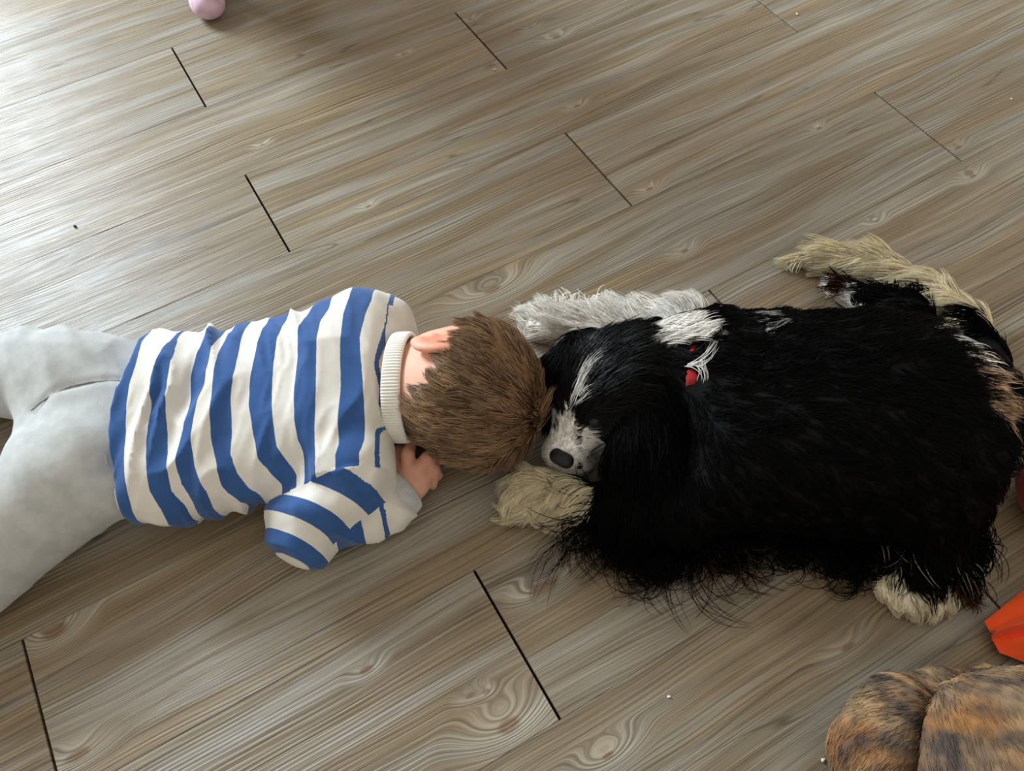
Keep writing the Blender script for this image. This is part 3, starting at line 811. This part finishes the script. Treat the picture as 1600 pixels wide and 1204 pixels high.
# nose leather, eyes, collar, whiskers
t_ = NT('black_nose_leather'); M_NOSE = t_.out(t_.mix(t_.noise(t_.pos(), 700.0, 2), srgb(14, 14, 16), srgb(40, 40, 42)), 0.45, 0.3, t_.noise(t_.pos(), 900.0, 2), 0.4, 0.0008)
nd = nrm(at(868, 735, .02) - at(905, 660, .06)); NFm = frame(nd)
nside = NFm[:, 1]; nup = NFm[:, 2]
nose_p = nose_p + nd * .004 + nup * .001
nose_f = smin([ball(nose_p, (.0085, .0135, .0095), NFm), ball(nose_p + nside * .007 - nup * .002, (.008, .0065, .008), NFm), ball(nose_p - nside * .007 - nup * .002, (.008, .0065, .008), NFm)], .004)
for s_ in (-1, 1): nose_f = cut(nose_f, ball(nose_p + nside * s_ * .0065 + nd * .008 - nup * .002, (.005, .003, .0022), NFm), .002)
nv, nf = surf(nose_f, nose_p - .022, nose_p + .022, .0011)
put('nose', relax(nv, nf, 1), nf, M_NOSE, dog)['label'] = 'black leathery nose'
for px, z_ in (((930, 654), 0), ((864, 642), 0)):
    c_ = hit(dog_f, [px])[0] - A(0, 0, .006)
    ev, ef = surf(ball(c_, (.0075, .0062, .0075)), c_ - .011, c_ + .011, .0013)
    put('eye', ev, ef, M_NOSE, dog)
M_RED = fabric('red_webbing', srgb(128, 22, 26), srgb(164, 36, 38))
red_p = hit(dog_f, [(1085, 594)])[0]
cax = nrm(A(1, -.30, .12)); cc = A(0, at(1085, 575, .09)[1], .080); cc[0] = red_p[0] - ((cc - red_p) * A(0, 1, 1)) @ cax / cax[0]
CFm = frame(cax); cpts = []
for i in range(90):
    th = 2 * math.pi * i / 90; dr = CFm @ A(0, math.cos(th), math.sin(th)); rr = np.linspace(.03, .14, 80)
    dd = dog_f(cc + rr[:, None] * dr); k = np.argmax(dd > 0) if (dd > 0).any() else 40
    cpts.append((dr, rr[k]))
rad_ = np.array([c_[1] for c_ in cpts]); rad_ = np.minimum(rad_, .085)
for _ in range(6): rad_ = (np.roll(rad_, 1) + rad_ + np.roll(rad_, -1)) / 3
rv = []; m_ = 6
for i, (dr, _) in enumerate(cpts):
    for px_, pr_ in ((-.009, 0), (-.008, .0035), (0, .0042), (.008, .0035), (.009, 0), (0, -.003)):
        q_ = cc + dr * (rad_[i] - .005 + .009 * math.exp(-(np.linalg.norm(cc + dr * rad_[i] - red_p) / .011) ** 2) + pr_) + cax * px_; q_[2] = max(q_[2], .002); rv.append(q_)
rf = [(i * m_ + j, i * m_ + (j + 1) % m_, ((i + 1) % 90) * m_ + (j + 1) % m_, ((i + 1) % 90) * m_ + j) for i in range(90) for j in range(m_)]
coll = put('collar', rv, rf, M_RED, dog); tag(coll, 'red collar under the fur')

# coat
def near_tan(P): return 0
def flow(P):
    """combing direction over the body"""
    D = np.zeros((len(P), 3))
    parts = [(trunk, lambda Q: np.stack([np.full(len(Q), .75), .35 * np.tanh((Q[:, 1] - .44) * 8) - .15, np.full(len(Q), -.35)], 1)),
             (d_neck, lambda Q: np.tile(A(.9, -.15, -.3), (len(Q), 1))),
             (thigh, lambda Q: np.tile(A(.15, -.9, -.4), (len(Q), 1))),
             (head_d, lambda Q: nrm(Q - nose_p) * A(1.15, .75, .5) + A(.25, 0, 0)),
             (d_ear_l, lambda Q: np.tile(A(.05, -.95, -.5), (len(Q), 1))),
             (d_ear_r, lambda Q: np.tile(A(-.1, -.8, -.6), (len(Q), 1))),
             (leg_n, lambda Q: np.tile(A(-.8, -.5, -.2), (len(Q), 1))),
             (leg_f, lambda Q: np.tile(A(-.7, .7, 0), (len(Q), 1))),
             (tail, lambda Q: np.tile(A(-.8, .25, -.1), (len(Q), 1))),
             (hind_f, lambda Q: np.tile(A(-.8, .4, -.1), (len(Q), 1))), (toes, lambda Q: np.tile(A(-.2, -1, -.3), (len(Q), 1)))]
    W = 0
    for f_, g_ in parts:
        w = np.exp(-(np.clip(f_(P), -.01, 9) / .008))[:, None] + 1e-6
        D += w * nrm(g_(P)); W = W + w
    return nrm(D / W)
def coat(name, f_keep, n, length, width, seed, solid=None, colf=None, drs=None, mat=None, **kw):
    R = sample(dv, df, n, f_keep, seed); Nn = grad(dog_f, R)
    D = flow(R) if drs is None else drs(R)
    L = length(R) if callable(length) else length
    P = grow(R, Nn, D, L, solid=solid or dog_f, seed=seed, **kw)
    c = dog_color(R, seed) if colf is None else colf(R)
    c = c * (1 + .12 * rng.normal(size=(n, 1))).clip(.6, 1.3)
    return strands(name, P, width, c, mat or M_FUR, dog)
vis = lambda P: (P[:, 2] > .012).astype(float)
far_from = lambda f_, m: (lambda P: (f_(P) > m).astype(float) * vis(P))
is_head = lambda P: ((head_d(P) < .004) & (trunk(P) > .004) & (d_ear_l(P) > .003)).astype(float)
not_head = lambda P: vis(P) * (head_d(P) > .004) * (tail(P) > .004) * (np.minimum(leg_n(P), leg_f(P)) > .004) * (np.minimum(paw_n(P), paw_f(P)) > .003) * (d_ear_l(P) > .003) * (toes(P) > .004)
coat('coat', lambda P: not_head(P) * (np.linalg.norm(P - red_p, axis=1) > .014), 15000, .026, .00062, 3, lift=.30, grav=.25, wave=.45, turns=1.0, clump=.8, nclump=700)
def head_len(P):
    d = np.linalg.norm(P - nose_p, axis=1); return np.interp(d, [.01, .035, .055, .09, .14], [.004, .006, .016, .036, .040])
coat('head_fur', is_head, 9000, head_len, .00045, 5, lift=.22, grav=.10, clump=.6, nclump=700, wave=.12, solid=head_d, jitter=.12, mat=M_SILK)
coat('ear_fur', lambda P: ((d_ear_l(P) < .004) | (d_ear_r(P) < .002)).astype(float) * vis(P), 5200, .050, .00060, 7, lift=.22, grav=.35, curl=.10, turns=.8, wave=.3, clump=.7, nclump=260, segs=7)
coat('paw_fur', lambda P: ((np.minimum(leg_n(P), paw_n(P)) < .004) & (P[:, 0] < at(925, 790)[0])).astype(float), 3600, .034, .00055, 9, lift=.45, grav=.3, curl=.22, turns=.8, clump=.9, nclump=110, solid=smin([leg_n, paw_n], .008), segs=6)
coat('paw_fur', lambda P: (np.minimum(leg_f(P), paw_f(P)) < .004).astype(float), 3600, .040, .00055, 11, lift=.55, grav=.2, curl=.28, turns=.8, clump=.9, nclump=100, solid=smin([leg_f, paw_f], .008), segs=6)
def tail_dir(P):
    return np.stack([np.full(len(P), -.85), np.interp(P[:, 0], [at(1262, 404)[0], at(1450, 450)[0]], [-.05, .30]), np.full(len(P), -.08)], 1)
coat('tail_fur', lambda P: (tail(P) < .004).astype(float) * (P[:, 2] < .09), 5200, lambda P: np.interp(P[:, 0], [at(1262, 404)[0], at(1400, 430)[0], at(1540, 560)[0]], [.052, .045, .022]), .00060, 13, lift=.28, grav=.22, wave=.18, clump=.85, nclump=150, solid=tail, drs=tail_dir, segs=6, jitter=.15)
coat('foot_fur', lambda P: (toes(P) < .004).astype(float), 700, .010, .0005, 15, lift=.2, grav=.3, clump=.4, solid=toes)
# neck ruff
coat('ruff', lambda P: ((np.minimum(seg_d(P, nape_p, [.012, .016, .010]), seg_d(P, far_p, [.02, .02])) < .008) & (trunk(P) > -.02)).astype(float) * vis(P), 2200, .030, .00060, 17, lift=.5, grav=.15, curl=.10, turns=.7, clump=.75, nclump=90, segs=6)

# curly feathering that lies on the floor
def fringe(name, px, n, dirfn, length, colors, seed, curl=.55, turns=.7, width=.00075, z=.016, spread=.30, clump=.97, nclump=40, segs=10, lift=.25, grav=.4):
    r = np.random.default_rng(seed)
    pts = np.array([at(x, y, zz) for x, y, zz in px]); s = r.uniform(0, len(pts) - 1, n)
    R = np.stack([np.interp(s, np.arange(len(pts)), pts[:, k]) for k in range(3)], 1) + r.normal(size=(n, 3)) * A(.004, .005, .004)
    R[:, 2] = np.maximum(R[:, 2], .004)
    D = nrm(np.tile(A(*dirfn), (n, 1)) + spread * r.normal(size=(n, 3)) * A(1, 1, .3) + .5 * smooth_noise_vec(R, 45, seed))
    L = r.uniform(length[0], length[1], n)
    P = grow(R, np.tile(A(0, 0, 1), (n, 1)), D, L, lift, grav, curl, turns, segs, None, clump, nclump, 0.15, seed, clump_p=.7)
    ci = r.choice(len(colors), n); c = np.array(colors)[ci] * r.uniform(.7, 1.3, (n, 1))
    return strands(name, P, width, c, M_FUR, dog)
fringe('feathering', [(930, 800, .03), (960, 830, .025), (1030, 842, .022), (1085, 842, .022)], 600, (-.05, -1, -.1), (.030, .055), [BLACK], 21, curl=.5, nclump=60)
fringe('feathering', [(925, 815, .02), (960, 850, .02), (1040, 868, .016), (1090, 868, .016)], 190, (-.25, -1, 0), (.060, .100), [BLACK], 34, curl=1.0, turns=.75, nclump=24, spread=.45, segs=16, width=.0006, lift=.1)
fringe('feathering', [(932, 780, .045), (938, 815, .03)], 110, (-1, -.35, 0), (.065, .110), [BLACK], 22, curl=.8, nclump=12, spread=.30, segs=16, width=.0006)
fringe('feathering', [(1060, 828, .022), (1180, 832, .020), (1290, 842, .020), (1350, 852, .020)], 800, (.05, -1, -.1), (.024, .042), [BLACK], 23, curl=.9, turns=.9, nclump=80)
fringe('feathering', [(1090, 862, .014), (1180, 862, .014), (1290, 876, .014), (1350, 880, .014)], 240, (.1, -1, -.1), (.040, .070), [BLACK], 35, curl=1.5, turns=.9, nclump=32, segs=16, width=.0006, spread=.5, lift=.1)
fringe('feathering', [(1085, 862, .014), (1160, 860, .014)], 60, (.3, -1, 0), (.055, .085), [TAN * .25, BLACK, TAN * .45], 24, curl=1.0, nclump=12, segs=14, width=.0006, lift=.1)
fringe('feathering', [(1385, 850, .045), (1440, 862, .04), (1500, 862, .03)], 380, (.0, -1, -.25), (.026, .050), [BLACK, BLACK, BLACK, BLACK, CREAM * .5], 25, curl=.3, nclump=26, spread=.25)
fringe('feathering', [(1480, 880, .025), (1512, 890, .02)], 200, (.05, -1, -.1), (.035, .062), [TAN * .2, TAN * .4, BLACK], 26, curl=.5, nclump=12, spread=.2)
fringe('feathering', [(1505, 770, .04), (1512, 830, .03), (1505, 890, .025)], 240, (.9, -.3, -.1), (.045, .075), [BLACK], 27, curl=2.0, turns=1.0, nclump=16, segs=14)
fringe('feathering', [(1335, 470, .05), (1390, 460, .05), (1445, 465, .05)], 420, (-.1, 1, .1), (.022, .042), [BLACK], 28, curl=1.8, turns=1.0, nclump=26, segs=12)
fringe('feathering', [(1310, 452, .028), (1330, 440, .03)], 130, (-1, .4, 0), (.018, .042), [TAN * .3, TAN * .6, BLACK], 29, curl=.3, nclump=14)
fringe('feathering', [(1560, 580, .10), (1588, 620, .09)], 120, (.6, -.9, -.2), (.020, .045), [BLACK], 30, curl=.4, nclump=8)
fringe('feathering', [(800, 785, .016), (835, 790, .014), (900, 795, .014)], 260, (-.5, -1, -.1), (.020, .036), [CREAM, CREAM * .8], 32, curl=.8, turns=.9, nclump=26)
fringe('feathering', [(850, 490, .03), (900, 485, .03), (970, 488, .035)], 360, (-.35, 1, .25), (.020, .036), [WHITE], 33, curl=.8, turns=.9, nclump=30)
# white curl lying over the collar
w0 = hit(dog_f, [(1072, 574), (1084, 572)]) + A(0, 0, .003)
r_ = np.random.default_rng(5); R_ = w0[0] + (w0[1] - w0[0]) * r_.random((30, 1)) + r_.normal(size=(30, 3)) * .001
P_ = grow(R_, grad(dog_f, R_), np.tile(A(1, -.1, 0), (30, 1)) + .1 * r_.normal(size=(30, 3)), .036, .7, .1, 1.1, .7, 9, dog_f, .9, 3, 0, 8)
strands('feathering', P_, .0006, np.tile(WHITE * .9, (30, 1)), M_FUR, dog)

# ------------------------------------------------------------------ brindle dog in the near corner
bd = empty('dog', at(1560, 1230), 'brindle short-haired dog lying at the bottom right corner, bent leg and flank in view', 'dog')
lim = [at(1378, 1270, .045), at(1372, 1170, .055), at(1400, 1112, .055), at(1462, 1084, .045), at(1540, 1070, .036), at(1620, 1086, .030)]
limb = chain(lim, [.040, .039, .031, .020, .016, .016], (1, 1, 1), .015)
flank = cut(smin([ball(at(1612, 1222, .072), (.118, .096, .072)), ball(at(1760, 1330, .08), (.13, .10, .075))], .05), lambda P: limb(P) - .007, .006)
bh = at(1985, 1400, .10)
bhead = smin([ball(bh, (.062, .058, .055)), cone(bh, bh + A(.055, -.02, -.035), .038, .034), cone(at(1850, 1370, .09), bh, .055, .048)], .025)
bears = [cone(bh + A(-.01, s_ * .035, .045), bh + A(-.02, s_ * .052, .085), .016, .008, (1, 1.4, 1)) for s_ in (-1, 1)]
bfore = [chain([at(1880, 1380 + s_ * 60, .05), at(1960, 1400 + s_ * 120, .02), at(2060, 1420 + s_ * 120, .016)], [.032, .022, .02]) for s_ in (-1, 1)]
b_f = above(smin([smin([flank, bhead] + bfore, .03), smin([limb, cone(at(1378, 1270, .04), at(1430, 1350, .02), .034, .022)], .02)] + bears, .003), .001, .004)
bv, bf = surf(b_f, (.23, -.36, -.004), (1.0, .22, .25), .0042)
bv = relax(bv, bf, 1)
def brindle_color(P):
    # dark broken bars running round the limb and down the flank over a fawn ground
    w = smooth_noise_vec(P, 28, 300) * .012
    q = P + w
    on_limb = limb(P) < .004
    ang = np.where(on_limb, np.arctan2(q[:, 1] - at(1500, 1200)[1], q[:, 0] - at(1500, 1200)[0]) * 11, (q[:, 0] * .55 + q[:, 1] * 1.0) * 110)
    n = vnoise(np.stack([ang, q[:, 2] * 25, q[:, 0] * 18], 1), 310) + .5 * vnoise(P * 120, 320)
    k = np.clip(.42 + n * .6, 0, 1)[:, None]
    fawn = srgb3(190, 158, 118) + (srgb3(166, 116, 68) - srgb3(190, 158, 118)) * np.clip(.5 + vnoise(P * 32, 330), 0, 1)[:, None]
    return srgb3(78, 68, 62) * (1 - k) + fawn * k
put('body', bv, bf, M_HIDE, bd, True, brindle_color(bv))['label'] = 'brown and dark grey brindle coat'
def inview(P): return ((P[:, 0] < .60) & (P[:, 2] > .006)).astype(float)
br = sample(bv, bf, 26000, inview, 41); bn = grad(b_f, br)
on_limb = (limb(br) < .004)[:, None]
tang = np.stack([-(br[:, 1] - at(1500, 1200)[1]), br[:, 0] - at(1500, 1200)[0], np.zeros(len(br))], 1)
bdir = np.where(on_limb, nrm(tang) * .5 + nrm(br - at(1500, 1200, .05)) * .7 + A(-.2, 0, -.3), A(.25, -.9, -.2))
bp = grow(br, bn, bdir, .009, .22, .10, 0, 1, 3, None, .25, 2600, 0, 43, .001, .25)
strands('fur', bp, .00036, brindle_color(br) * rng.uniform(1.0, 1.45, (len(br), 1)), M_HIDE, bd, .6)

# ------------------------------------------------------------------ orange cloth and red soft pouch at the right edge
def cloth(name, corners, nu, nv_, hfun, mat, thick=.0022):
    c = np.array(corners); u_, v_ = np.meshgrid(np.linspace(0, 1, nu), np.linspace(0, 1, nv_), indexing='ij')
    P = ((1 - u_) * (1 - v_))[..., None] * c[0] + (u_ * (1 - v_))[..., None] * c[1] + (u_ * v_)[..., None] * c[2] + ((1 - u_) * v_)[..., None] * c[3]
    P = P.reshape(-1, 3); U = u_.ravel(); Vv = v_.ravel()
    P = hfun(P, U, Vv); P[:, 2] = np.maximum(P[:, 2], .003)
    i = np.arange(nu * nv_).reshape(nu, nv_); q = np.stack([i[:-1, :-1], i[1:, :-1], i[1:, 1:], i[:-1, 1:]], -1).reshape(-1, 4)
    n_ = vnormals(P, q)
    if n_[:, 2].mean() < 0: q = q[:, ::-1]; n_ = -n_
    nP = len(P); rim = np.concatenate([i[:, 0], i[-1, 1:], i[::-1, -1][1:], i[0, ::-1][1:-1]]); rim2 = np.roll(rim, -1)
    lowv = P - n_ * thick; lowv[:, 2] = np.maximum(lowv[:, 2], .0006)
    F_ = np.concatenate([q, q[:, ::-1] + nP, np.stack([rim, rim + nP, rim2 + nP, rim2], 1)])
    return put(name, np.concatenate([P, lowv]), F_, mat)
t_ = NT('orange_fabric'); pz = t_.pos()
M_ORANGE = t_.out(t_.mix(t_.noise(pz, 30.0, 3), srgb(252, 74, 14), srgb(255, 98, 36)), 0.65, 0.25, t_.noise(pz, 900.0, 2), 0.2, 0.0006, 0.2)
def orange_h(P, U, Vv):
    z = .012 + .030 * np.clip(U * 2.2, 0, 1) * np.sin(np.pi * np.clip(Vv, 0, 1)) ** .7
    z += .012 * np.exp(-((Vv - .42 - .15 * U) / .07) ** 2) * np.clip(1 - U * .6, 0, 1) - .010 * np.exp(-((Vv - .55 - .10 * U) / .05) ** 2) * np.clip(U * 6, 0, 1)
    z += .010 * vnoise(P * 22, 7) * np.clip(U * 3, 0, 1) + .004 * vnoise(P * 55, 8)
    Q = P.copy(); Q[:, 2] = z; return Q
oc = cloth('cloth', [at(1536, 972, .01), at(1800, 760, .01), at(1860, 1130, .01), at(1562, 1020, .01)], 70, 50, orange_h, M_ORANGE)
tag(oc, 'crumpled bright orange fabric lying at the right edge above the brindle dog', 'cloth')
rp = at(1650, 765, .04)
pouch_f = above(smin([ball(rp, (.038, .045, .038)), ball(rp + A(.04, .01, .0), (.05, .05, .042)), cone(rp + A(.02, .02, .03), rp + A(.03, .03, .062), .014, .010)], .02), .001, .006)
pv, pf = surf(pouch_f, rp - A(.06, .07, .045), rp + A(.12, .08, .09), .004)
pn = vnormals(pv, pf); pv = relax(pv, pf, 1) + pn * (.003 * vnoise(pv * 45, 9))[:, None]
M_RED2 = fabric('dark_red_fleece', srgb(150, 34, 20), srgb(186, 52, 32))
rd = put('soft_toy', pv, pf, M_RED2); tag(rd, 'dark red soft lump just peeking in at the right edge beside the spaniel', 'soft toy')

# ------------------------------------------------------------------ the child crouching beyond the top edge: a pink sock shows
st_ = empty('person', at(300, -60), 'child crouching beyond the top edge, only the toe of a pink sock in view', 'person')
M_PINK = fabric('pink_sock_knit', srgb(196, 160, 176), srgb(220, 190, 202))
M_LEG = fabric('taupe_leggings', srgb(96, 84, 84), srgb(116, 102, 100))
M_TOP = fabric('oatmeal_jumper', srgb(176, 160, 140), srgb(196, 182, 162))
def limb_at(toe, heel, knee, hip):
    toe = A(*toe); heel = A(*heel)
    ankle = heel + A(0, 0, .045) + (toe - heel) * .12
    sock_f = above(smin([cone(heel + (toe - heel) * .15, toe - nrm(toe - heel) * .02, .026, .0275, (1, 1, 1.15)), ball(toe - nrm(toe - heel) * .016, (.022, .026, .019)), ball(toe - nrm(toe - heel) * .022 + A(-.014, .004, -.003), (.016, .018, .015)), cone(heel, ankle, .026, .027), cone(ankle, ankle + A(0, 0, .05), .027, .028)], .012), .001, .005)
    v_, f_ = surf(sock_f, np.minimum(toe, heel) - .06, np.maximum(toe, heel) + A(.06, .06, .14), .004)
    put('sock', relax(v_, f_, 1), f_, M_PINK, st_)
    return ankle, chain([ankle + A(0, 0, .03), knee, hip], [.034, .050, .068], (1, 1, 1), .02)
t1 = at(330, 14, .024); h1 = t1 + A(-.055, .130, 0)
t2 = t1 + A(.13, .10, 0); h2 = t2 + A(-.035, .135, 0)
hipc = (h1 + h2) / 2 + A(.0, .06, .17)
k1 = t1 + A(-.01, .05, .25); k2 = t2 + A(.0, .05, .25)
a1, l1 = limb_at(t1, h1, k1, hipc + A(-.055, 0, 0)); a2, l2 = limb_at(t2, h2, k2, hipc + A(.055, 0, 0))
leg_f2 = smin([l1, l2, ball(hipc, (.105, .095, .085))], .02)
lv, lf = surf(leg_f2, hipc - A(.26, .34, .15), hipc + A(.26, .16, .22), .008)
put('leggings', relax(lv, lf, 1), lf, M_LEG, st_)
ch = hipc + A(0, -.07, .22)
arms = [[ch + A(s_ * .10, 0, .08), ch + A(s_ * .14, -.10, -.02), ch + A(s_ * .09, -.20, .00)] for s_ in (-1, 1)]
top_f = smin([ball(ch, (.11, .09, .14)), cone(hipc + A(0, .01, .05), ch, .095, .095)] + [chain(a_, [.042, .038, .030]) for a_ in arms], .03)
v_, f_ = surf(top_f, ch - A(.22, .26, .26), ch + A(.22, .20, .20), .008)
put('jumper', relax(v_, f_, 1), f_, M_TOP, st_)
hd_ = ch + A(0, -.06, .23)
face_f = smin([ball(hd_, (.072, .085, .095)), cone(ch + A(0, 0, .10), hd_, .034, .04), ball(hd_ + A(0, -.086, -.012), (.011, .012, .012)), cone(ch, ch + A(0, 0, .1), .05, .04)]
              + [chain([ch + A(0, 0, .07)] + a_ + [a_[2] + A(-s_ * .03, -.05, 0), a_[2] + A(-s_ * .05, -.075, -.01)], [.03, .028, .024, .020, .022, .012]) for s_, a_ in zip((-1, 1), arms)], .012)
v_, f_ = surf(face_f, ch - A(.22, .34, .12), hd_ + A(.24, .14, .13), .006)
put('body', relax(v_, f_, 1), f_, M_SKIN, st_, True, np.tile(srgb3(222, 176, 152), (len(v_), 1)))
hv_f = cut(ball(hd_ + A(0, .014, .018), (.082, .088, .095)), ball(hd_ + A(0, -.09, -.05), (.075, .075, .085)), .01)
v_, f_ = surf(hv_f, hd_ - .12, hd_ + .13, .006)
put('hair', relax(v_, f_, 1), f_, M_HIDE, st_, True, np.tile(srgb3(110, 78, 50), (len(v_), 1)))

# ------------------------------------------------------------------ crumbs on the floor
M_CRUMB_W = fabric('pale_crumb', srgb(232, 226, 214), srgb(250, 246, 238)); M_CRUMB_O = fabric('orange_crumb', srgb(226, 160, 90), srgb(246, 200, 140)); M_CRUMB_D = fabric('dark_crumb', srgb(40, 34, 30), srgb(64, 54, 46))
for px, py, r_c, mt, lab in [(773, 108, .0022, M_CRUMB_O, 'small orange crumb at the end of a plank near the top middle'), (1285, 1187, .0022, M_CRUMB_W, 'white crumb on the floor left of the brindle dog'),
                          (1045, 1087, .0014, M_CRUMB_W, 'tiny white crumb on the floor between the dogs and the bottom edge'), (1245, 22, .0018, M_CRUMB_W, 'white crumb at the top edge near a plank joint'),
                          (118, 353, .0024, M_CRUMB_D, 'dark crumb on the bright floor at the left'), (1580, 155, .0016, M_CRUMB_W, 'pale crumb on the floor at the top right')]:
    c_ = at(px, py, r_c * .6); rr_ = np.random.default_rng(px)
    V_, F_ = surf(above(smin([ball(c_ + rr_.normal(size=3) * r_c * A(.4, .4, .05), (r_c * rr_.uniform(.6, 1.1), r_c * rr_.uniform(.5, .8), r_c * .6)) for _ in range(3)], r_c * .3), .0002, .0004), c_ - A(r_c * 2.5, r_c * 2.5, r_c * 1.5), c_ + r_c * 2.5, r_c / 3)
    o = put('crumb', V_, F_, mt); tag(o, lab, 'crumb', 'crumbs scattered on the floor')
